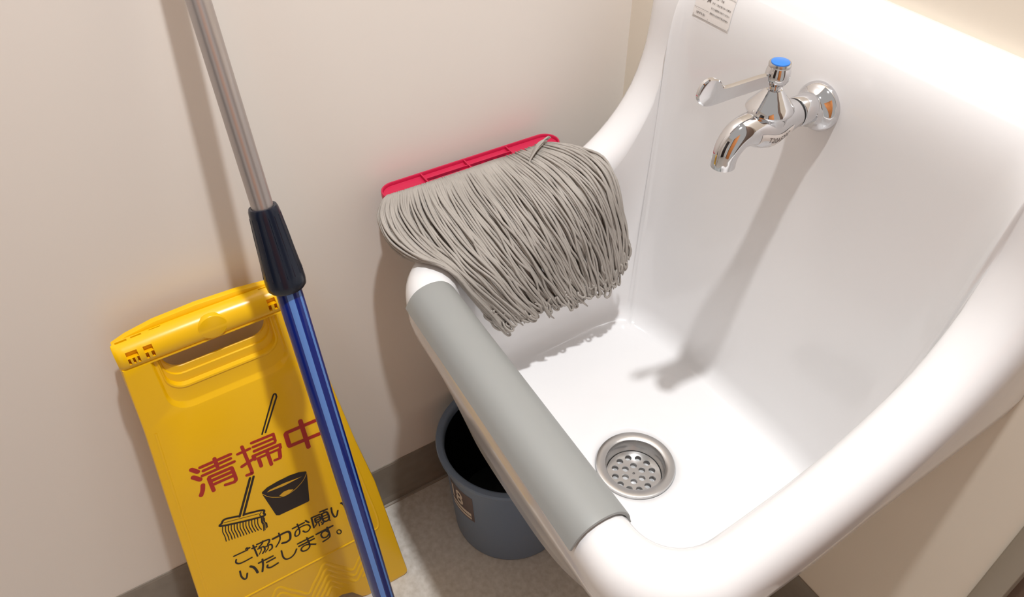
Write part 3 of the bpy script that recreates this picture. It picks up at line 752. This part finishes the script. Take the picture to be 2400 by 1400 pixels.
BLACK=[(0.0018,[(-0.0678,0.2079),(-0.05,0.2072)]),(0.00175,[(-0.0516,0.21),(-0.0496,0.2113)]),(0.0021,[(-0.0493,0.2095),(-0.0468,0.2091)]),(0.00184,[(-0.0669,0.2003),(-0.0685,0.1959),(-0.0659,0.1913),(-0.0589,0.1902),(-0.049,0.1907)]),(0.002,[(-0.0443,0.2057),(-0.0387,0.2054)]),(0.00191,[(-0.0418,0.2103),(-0.0419,0.1883)]),(0.002,[(-0.0371,0.2085),(-0.0223,0.2072),(-0.0222,0.2028),(-0.0246,0.2002)]),(0.00172,[(-0.0291,0.2093),(-0.0309,0.2057),(-0.036,0.2021)]),(0.0018,[(-0.0382,0.2),(-0.031,0.1993),(-0.0307,0.193),(-0.0348,0.1885)]),(0.00125,[(-0.034,0.2005),(-0.0351,0.1951),(-0.039,0.1898)]),(0.0018,[(-0.0291,0.1974),(-0.0214,0.1966),(-0.0216,0.1898),(-0.026,0.1874)]),(0.0013,[(-0.0252,0.1995),(-0.0261,0.1932),(-0.0312,0.1882)]),(0.0026,[(-0.0168,0.2044),(0.0037,0.204),(0.0036,0.1909),(-0.0017,0.1873),(-0.008,0.1889)]),(0.00168,[(-0.0075,0.2092),(-0.0081,0.1997),(-0.0115,0.1934),(-0.0168,0.188)]),(0.0021,[(0.0105,0.2052),(0.0266,0.2056)]),(0.00173,[(0.0178,0.2089),(0.0178,0.1954),(0.0155,0.1896),(0.0114,0.1888),(0.0105,0.1927),(0.0139,0.1984),(0.0214,0.201),(0.0295,0.1994),(0.032,0.1926),(0.0283,0.1877),(0.0241,0.188),(0.0218,0.1919)]),(0.00205,[(0.0292,0.2078),(0.0323,0.2018)]),(0.0021,[(0.0374,0.2075),(0.0485,0.2063)]),(0.00199,[(0.0374,0.2068),(0.0363,0.1882)]),(0.0019,[(0.0411,0.2029),(0.0475,0.2024),(0.0475,0.1958),(0.0411,0.1957),(0.0411,0.2029)]),(0.0017,[(0.0411,0.1991),(0.0475,0.1986)]),(0.00126,[(0.0442,0.195),(0.0439,0.1864)]),(0.00153,[(0.0414,0.1932),(0.0388,0.1895)]),(0.00112,[(0.0473,0.1922),(0.049,0.1865)]),(0.0021,[(0.0503,0.2103),(0.06,0.209)]),(0.00121,[(0.0553,0.2093),(0.0548,0.2055)]),(0.0022,[(0.051,0.2051),(0.0584,0.2042),(0.0584,0.19),(0.0509,0.1908),(0.051,0.2051)]),(0.0015,[(0.0511,0.2),(0.0583,0.1993)]),(0.0016,[(0.0509,0.1954),(0.0584,0.1946)]),(0.0019,[(0.0517,0.1898),(0.0477,0.1868)]),(0.00149,[(0.0575,0.1898),(0.0592,0.1867)]),(0.00202,[(0.0656,0.2078),(0.0648,0.1978),(0.0663,0.1889),(0.0695,0.1894),(0.0727,0.1972)]),(0.00244,[(0.0799,0.2077),(0.0822,0.2042),(0.0833,0.1972),(0.0833,0.1922)]),(0.00199,[(-0.0686,0.1775),(-0.0696,0.1672),(-0.0676,0.1597),(-0.0645,0.1605),(-0.0617,0.1674)]),(0.00273,[(-0.0546,0.1766),(-0.0517,0.1723),(-0.0502,0.1659),(-0.0498,0.1599)]),(0.0021,[(-0.0439,0.1751),(-0.0248,0.1749)]),(0.0022,[(-0.0381,0.1783),(-0.04,0.1682),(-0.0439,0.1571)]),(0.0021,[(-0.0347,0.1692),(-0.0232,0.1698)]),(0.00213,[(-0.035,0.1635),(-0.0363,0.1602),(-0.0334,0.157),(-0.0284,0.1569),(-0.0222,0.1579)]),(0.00187,[(-0.0126,0.1764),(-0.0133,0.164),(-0.0108,0.1574),(-0.0047,0.156),(0.0013,0.1592),(0.006,0.1659)]),(0.0021,[(0.0098,0.1741),(0.0315,0.1738)]),(0.00221,[(0.0102,0.1686),(0.0315,0.1686)]),(0.00191,[(0.0232,0.1768),(0.0235,0.1604),(0.0185,0.155),(0.0127,0.1562),(0.0112,0.1607),(0.0148,0.1645),(0.0216,0.1638),(0.0312,0.1572)]),(0.00221,[(0.0363,0.1741),(0.0599,0.1746)]),(0.00194,[(0.0524,0.1769),(0.0526,0.1606),(0.0498,0.1562),(0.0414,0.1546)]),(0.00186,[(0.052,0.1676),(0.0491,0.1723),(0.0447,0.1723),(0.0418,0.1687),(0.0431,0.1619),(0.048,0.1601),(0.052,0.1637)]),(0.00136,[(0.0683,0.1557),(0.0684,0.1578),(0.0677,0.1599),(0.0665,0.1614),(0.065,0.1619),(0.0637,0.1613),(0.0629,0.1597),(0.0629,0.1576),(0.0635,0.1555),(0.0648,0.154),(0.0663,0.1535),(0.0676,0.1541),(0.0683,0.1557)])]
MOPICON=[(0.00198,[(0.0419,0.423),(0.0161,0.3765)]),(0.00213,[(0.046,0.4207),(0.0204,0.3768)]),(0.002,[(0.0419,0.423),(0.0442,0.4258),(0.046,0.4248),(0.046,0.4207)]),(0.00262,[(-0.0148,0.3199),(-0.0429,0.2678)]),(0.00255,[(-0.0103,0.3197),(-0.038,0.267)]),(0.00252,[(-0.0426,0.2688),(-0.059,0.2746),(-0.0644,0.2709),(-0.0647,0.2659),(-0.0193,0.2506),(-0.0153,0.2549),(-0.0156,0.2607),(-0.037,0.2678)]),(0.0006,[(-0.062,0.2698),(-0.0206,0.2575)]),(0.00098,[(-0.0176,0.2583),(-0.0205,0.255),(-0.0192,0.2511)]),(0.00108,[(-0.0656,0.264),(-0.0677,0.2561),(-0.0675,0.2477),(-0.0684,0.2388)]),(0.00117,[(-0.0623,0.2629),(-0.0643,0.255),(-0.0641,0.2465),(-0.0649,0.2381)]),(0.00122,[(-0.0589,0.2618),(-0.061,0.2538),(-0.0607,0.2453),(-0.0613,0.2373)]),(0.00108,[(-0.0556,0.2606),(-0.0576,0.2527),(-0.0573,0.2441),(-0.0578,0.2366)]),(0.00122,[(-0.0522,0.2595),(-0.0542,0.2515),(-0.0539,0.2429),(-0.0542,0.2359)]),(0.00117,[(-0.0488,0.2583),(-0.0508,0.2503),(-0.0504,0.2417),(-0.0506,0.2352)]),(0.00114,[(-0.0454,0.2571),(-0.0474,0.2491),(-0.047,0.2405),(-0.047,0.2345)]),(0.00117,[(-0.0419,0.256),(-0.0439,0.2479),(-0.0436,0.2393),(-0.0434,0.2337)]),(0.00117,[(-0.0385,0.2548),(-0.0405,0.2468),(-0.0401,0.2381),(-0.0398,0.233)]),(0.00122,[(-0.035,0.2536),(-0.037,0.2456),(-0.0366,0.2369),(-0.0361,0.2323)]),(0.00122,[(-0.0316,0.2525),(-0.0335,0.2444),(-0.0331,0.2356),(-0.0325,0.2316)]),(0.00117,[(-0.0281,0.2513),(-0.03,0.2432),(-0.0296,0.2344),(-0.0288,0.2308)]),(0.00117,[(-0.0246,0.2501),(-0.0265,0.242),(-0.0261,0.2332),(-0.0251,0.2301)]),(0.00117,[(-0.0202,0.2489),(-0.0216,0.2415),(-0.0211,0.2358),(-0.0231,0.2257)]),(0.00103,[(-0.019,0.2487),(-0.0204,0.2413),(-0.0196,0.2359),(-0.0213,0.2263)]),(0.00112,[(-0.0174,0.2493),(-0.0188,0.2419),(-0.0177,0.2373),(-0.0191,0.2283)]),(0.00112,[(-0.0168,0.2465),(-0.0182,0.2391),(-0.0166,0.2361),(-0.0174,0.2288)])]
RIMLINE=[(0.00072,[(-0.0086,0.2867),(-0.0031,0.2778),(0.0041,0.2717),(0.0141,0.2665),(0.0266,0.2678),(0.0359,0.272),(0.0441,0.2781),(0.0503,0.2865)])]
BUCKETICON=[(-0.0082, 0.2893), (-0.0005, 0.2931), (0.0135, 0.295), (0.0297, 0.2955), (0.0414, 0.2935), (0.0502, 0.2895), (0.0504, 0.2853), (0.0424, 0.2393), (0.0408, 0.238), (0.0011, 0.239), (-0.0024, 0.2415), (-0.0087, 0.2862)]
SLIT=[(-0.0026, 0.2854), (0.0012, 0.2875), (0.0196, 0.2875), (0.0437, 0.2846), (0.039, 0.2843), (0.0184, 0.2832)]
LENS=[(0.0095, 0.2708), (0.016, 0.2739), (0.0224, 0.2736), (0.0285, 0.2701), (0.0224, 0.2672), (0.0141, 0.2665)]

prints('heading_lettering', RED, M['red'], 0.0003, 'red Japanese heading', k=1.12)
prints('notice_lettering', BLACK, M['black'], 0.0003, 'black Japanese notice text', k=1.25)
prints('mop_pictogram', MOPICON[3:], M['black'], 0.0003, 'black mop drawing', k=1.15)
prints('handle_pictogram', MOPICON[:3], M['black'], 0.0003, 'black mop handle drawing')
bm = bmesh.new(); bm.faces.new([bm.verts.new((a, b, 0.0003)) for a, b in BUCKETICON])
bi = obj('bucket_pictogram', bm, M['black'], front, False); bi['label'] = 'black bucket drawing'
bm = bmesh.new()
for Pp in (SLIT, LENS): bm.faces.new([bm.verts.new((a, b, 0.0004)) for a, b in Pp])
ribbon(bm, RIMLINE[0][1], RIMLINE[0][0], 0.00042)
obj('bucket_outline', bm, M['yprint'], bi, False)
# moulded chevron tread at the foot of the panel
def ridge(bm, P, wd, h):
    P = smooth_pts([(p[0], p[1], 0) for p in P], 5)
    secs = [(-wd/2, -0.0002), (-wd/4, h*0.8), (0, h), (wd/4, h*0.8), (wd/2, -0.0002)]
    R = []
    for i, p in enumerate(P):
        t = (P[min(i+1, len(P)-1)]-P[max(i-1, 0)]).normalized(); q = Vector((-t.y, t.x, 0))
        R.append([p+q*a+Vector((0, 0, b)) for a, b in secs])
    rings_mesh(bm, R, False)
bm = bmesh.new()
for c in (-0.090, -0.040, 0.012, 0.062, 0.112):
    for k in range(4):
        pass
for k in range(5):
    P = []
    for c in range(-3, 4):
        x = c*0.034
        P.append((x, (0.112 if c % 2 else 0.070)-k*0.013))
    P = [p for p in P if abs(p[0]) < 0.115]
    Q = []
    for a, b in zip(P, P[1:]): Q += [a, (lerp(a[0], b[0], .33), lerp(a[1], b[1], .33)), (lerp(a[0], b[0], .66), lerp(a[1], b[1], .66))]
    Q.append(P[-1]); Q = [q for q in Q if q[1] > 0.036]
    seg = []
    for q in Q:
        if seg and abs(q[0]-seg[-1][0]) > 0.02:
            if len(seg) > 2: ridge(bm, seg, 0.0065, 0.0007)
            seg = []
        seg.append(q)
    if len(seg) > 2: ridge(bm, seg, 0.0065, 0.0007)
ridge(bm, [(-0.118, 0.1262), (-0.05, 0.1262), (0.05, 0.1262), (0.105, 0.1262)], 0.004, 0.0012)
ridge(bm, [(0.1135, 0.26), (0.118, 0.20), (0.1215, 0.150), (0.1195, 0.130), (0.112, 0.1262), (0.105, 0.1262)], 0.0035, 0.0010)
ridge(bm, [(-0.088, 0.44), (-0.10, 0.321), (-0.115, 0.169), (-0.119, 0.135), (-0.118, 0.1262)], 0.004, 0.0006)
obj('tread_pattern', bm, M['yellow'], front, True, sharp=60)

# ---------------------------------------------------------------- telescopic pole
def pole_pt(z): return Vector((0.060+0.28*(0.883-z), -0.5065-0.0147*(0.883-z), z))
b0, t0_ = pole_pt(0.0), pole_pt(1.0)
ax = (t0_-b0).normalized()
pole = empty('telescopic_pole', b0, 'silver and blue telescopic pole leaning on the left wall before the yellow sign', 'pole')
def at_h(z): return (pole_pt(z)-b0).length
bm = bmesh.new(); lathe(bm, [(0.0100, at_h(0.55)), (0.0100, at_h(1.045)), (0.0092, at_h(1.047))], axis=ax, n=40)
obj('silver_tube', bm, M['alu'], pole, sharp=40)['label'] = 'silver upper tube'
# striped lower tube: blue and light-blue sectors are separate long strips
ta = ax.orthogonal().normalized(); tb = ax.cross(ta)
view = Vector((0.734505, -0.62928, 1.15)) - pole_pt(0.3); view = (view-ax*view.dot(ax)).normalized()
A0 = math.atan2(view.dot(tb), view.dot(ta))
def sector(a0, a1, r0, r1, h0, h1, m, name, parent):
    bm = bmesh.new(); n = max(4, int((a1-a0)/5)); R = []
    for h in (h0, h1):
        row = []
        for rr_ in (r1, r0):
            seq = [a0+(a1-a0)*i/n for i in range(n+1)]
            if rr_ == r0: seq = seq[::-1]
            row += [ax*h+(ta*math.cos(A0+math.radians(a))+tb*math.sin(A0+math.radians(a)))*rr_ for a in seq]
        R.append(row)
    rings_mesh(bm, R, True, True, True)
    return obj(name, bm, m, parent, True, sharp=40)
bm = bmesh.new(); lathe(bm, [(0.0115, 0.02), (0.0125, 0.022), (0.0125, at_h(0.64)), (0.0115, at_h(0.642))], axis=ax, n=48)
bt = obj('blue_tube', bm, M['blue'], pole, sharp=40); bt['label'] = 'blue lower tube with light stripes'
sector(-15, 12, 0.0116, 0.01258, 0.03, at_h(0.635), M['light'], 'stripe_and_sheen', bt)
sector(42, 56, 0.0116, 0.01258, 0.03, at_h(0.635), M['light'], 'stripe_and_sheen', bt)
sector(-92, -76, 0.0116, 0.01258, 0.03, at_h(0.635), M['light'], 'stripe_and_sheen', bt)  # greyish reflection on the tube's left edge, painted as a strip
sector(130, 158, 0.0116, 0.01258, 0.03, at_h(0.635), M['light'], 'stripe_and_sheen', bt)

bm = bmesh.new(); lathe(bm, [(0.0115, 0.0), (0.0150, 0.001), (0.0155, 0.006), (0.0150, 0.035), (0.0132, 0.045), (0.0125, 0.045)], axis=ax, n=40)
obj('end_cap', bm, M['navy'], pole, sharp=40)
hA, hB = at_h(0.6265), at_h(0.7085)
bm = bmesh.new()
pr = [(0.0126, hA+0.001), (0.0165, hA-0.0005), (0.0186, hA+0.002), (0.0193, hA+0.008), (0.0190, hA+0.016)]
pr += [(lerp(0.0190, 0.0142, i/8), lerp(hA+0.016, hB-0.006, i/8)) for i in range(1, 9)]
pr += [(0.0138, hB-0.0025), (0.0128, hB), (0.0105, hB), (0.0101, hB-0.001)]
V = lathe(bm, pr, axis=ax, n=72)
obj('locking_collar', bm, M['navy'], pole, sharp=40)['label'] = 'dark navy twist collar'
sector(0, 6, 0.0126, 0.0128, 0.1, 0.101, M['blue'], 'tube_mark', bt) if False else None
bm = bmesh.new()
for k in range(16):
    a = 2*math.pi*k/16
    d = ta*math.cos(a)+tb*math.sin(a); e = ax.cross(d)
    P = []
    for h, r_ in ((hA+0.016, 0.0190), (lerp(hA, hB, .35), 0.0176), (lerp(hA, hB, .65), 0.0160), (hB-0.008, 0.0143)):
        P.append((ax*h+d*(r_-0.0002), r_))
    R = [[p+e*0.0007, p+d*0.0006, p-e*0.0007] for p, _ in P]
    rings_mesh(bm, R, True, True, True)
obj('grip_ribs', bm, M['navy'], bpy.data.objects['locking_collar'], False)

# ---------------------------------------------------------------- bucket
BX, BY, BZ = 0.121, -0.253, 0.202
bk = empty('round_bucket', (BX, BY, 0), 'round blue-grey plastic bucket under the sink', 'bucket')
bm = bmesh.new()
lathe(bm, [(0.080, 0.003), (0.085, 0.0), (0.0885, 0.002), (0.0895, 0.006), (0.0985, BZ-0.022), (0.0990, BZ-0.018), (0.1040, BZ-0.014), (0.1080, BZ-0.008), (0.1090, BZ-0.003), (0.1075, BZ), (0.1020, BZ+0.0008), (0.0985, BZ-0.001), (0.0970, BZ-0.005), (0.0965, BZ-0.02), (0.0875, 0.012), (0.080, 0.009), (0.02, 0.008)], n=96)
ob_ = obj('pail', bm, M['bucket'], bk, sharp=50)
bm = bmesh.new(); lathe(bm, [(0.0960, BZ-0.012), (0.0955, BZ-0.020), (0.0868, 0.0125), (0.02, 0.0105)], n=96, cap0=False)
obj('inner_surface', bm, M['bucketin'], bk, sharp=50)['label'] = 'black inside of the bucket'  # near-black surface laid over the pail's inside
# label on its side
def bp(a, z, o=0.0003):
    r_ = lerp(0.0895, 0.0985, (z-0.006)/(BZ-0.028))+o
    return Vector((r_*math.cos(math.radians(a)), r_*math.sin(math.radians(a)), z))
LB = (-96, -66)
def bpatch(name, a0, a1, z0, z1, o, parent, m):
    return patch(name, lambda u, v: bp(lerp(a0, a1, u), lerp(z0, z1, v), o), 10, 3, m, parent)
lab = bpatch('side_label', -96, -66, 0.092, 0.158, 0.0002, bk, M['labelbase'])
bpatch('label_band', -95, -69, 0.096, 0.102, 0.0005, lab, M['labelprint'])
bpatch('label_band', -95, -69, 0.1045, 0.1125, 0.0005, lab, M['labelprint'])
tl = text_mesh('label_numeral', '18', 1.0, M['labelprint'], lab, Matrix(), offset=0.02)
xs_ = [v.co.x for v in tl.data.vertices]; ys_ = [v.co.y for v in tl.data.vertices]
for v in tl.data.vertices:
    v.co = bp(lerp(-94, -78, (v.co.x-min(xs_))/(max(xs_)-min(xs_))), lerp(0.117, 0.150, (v.co.y-min(ys_))/(max(ys_)-min(ys_))), 0.0005)

bpy.context.view_layer.update()
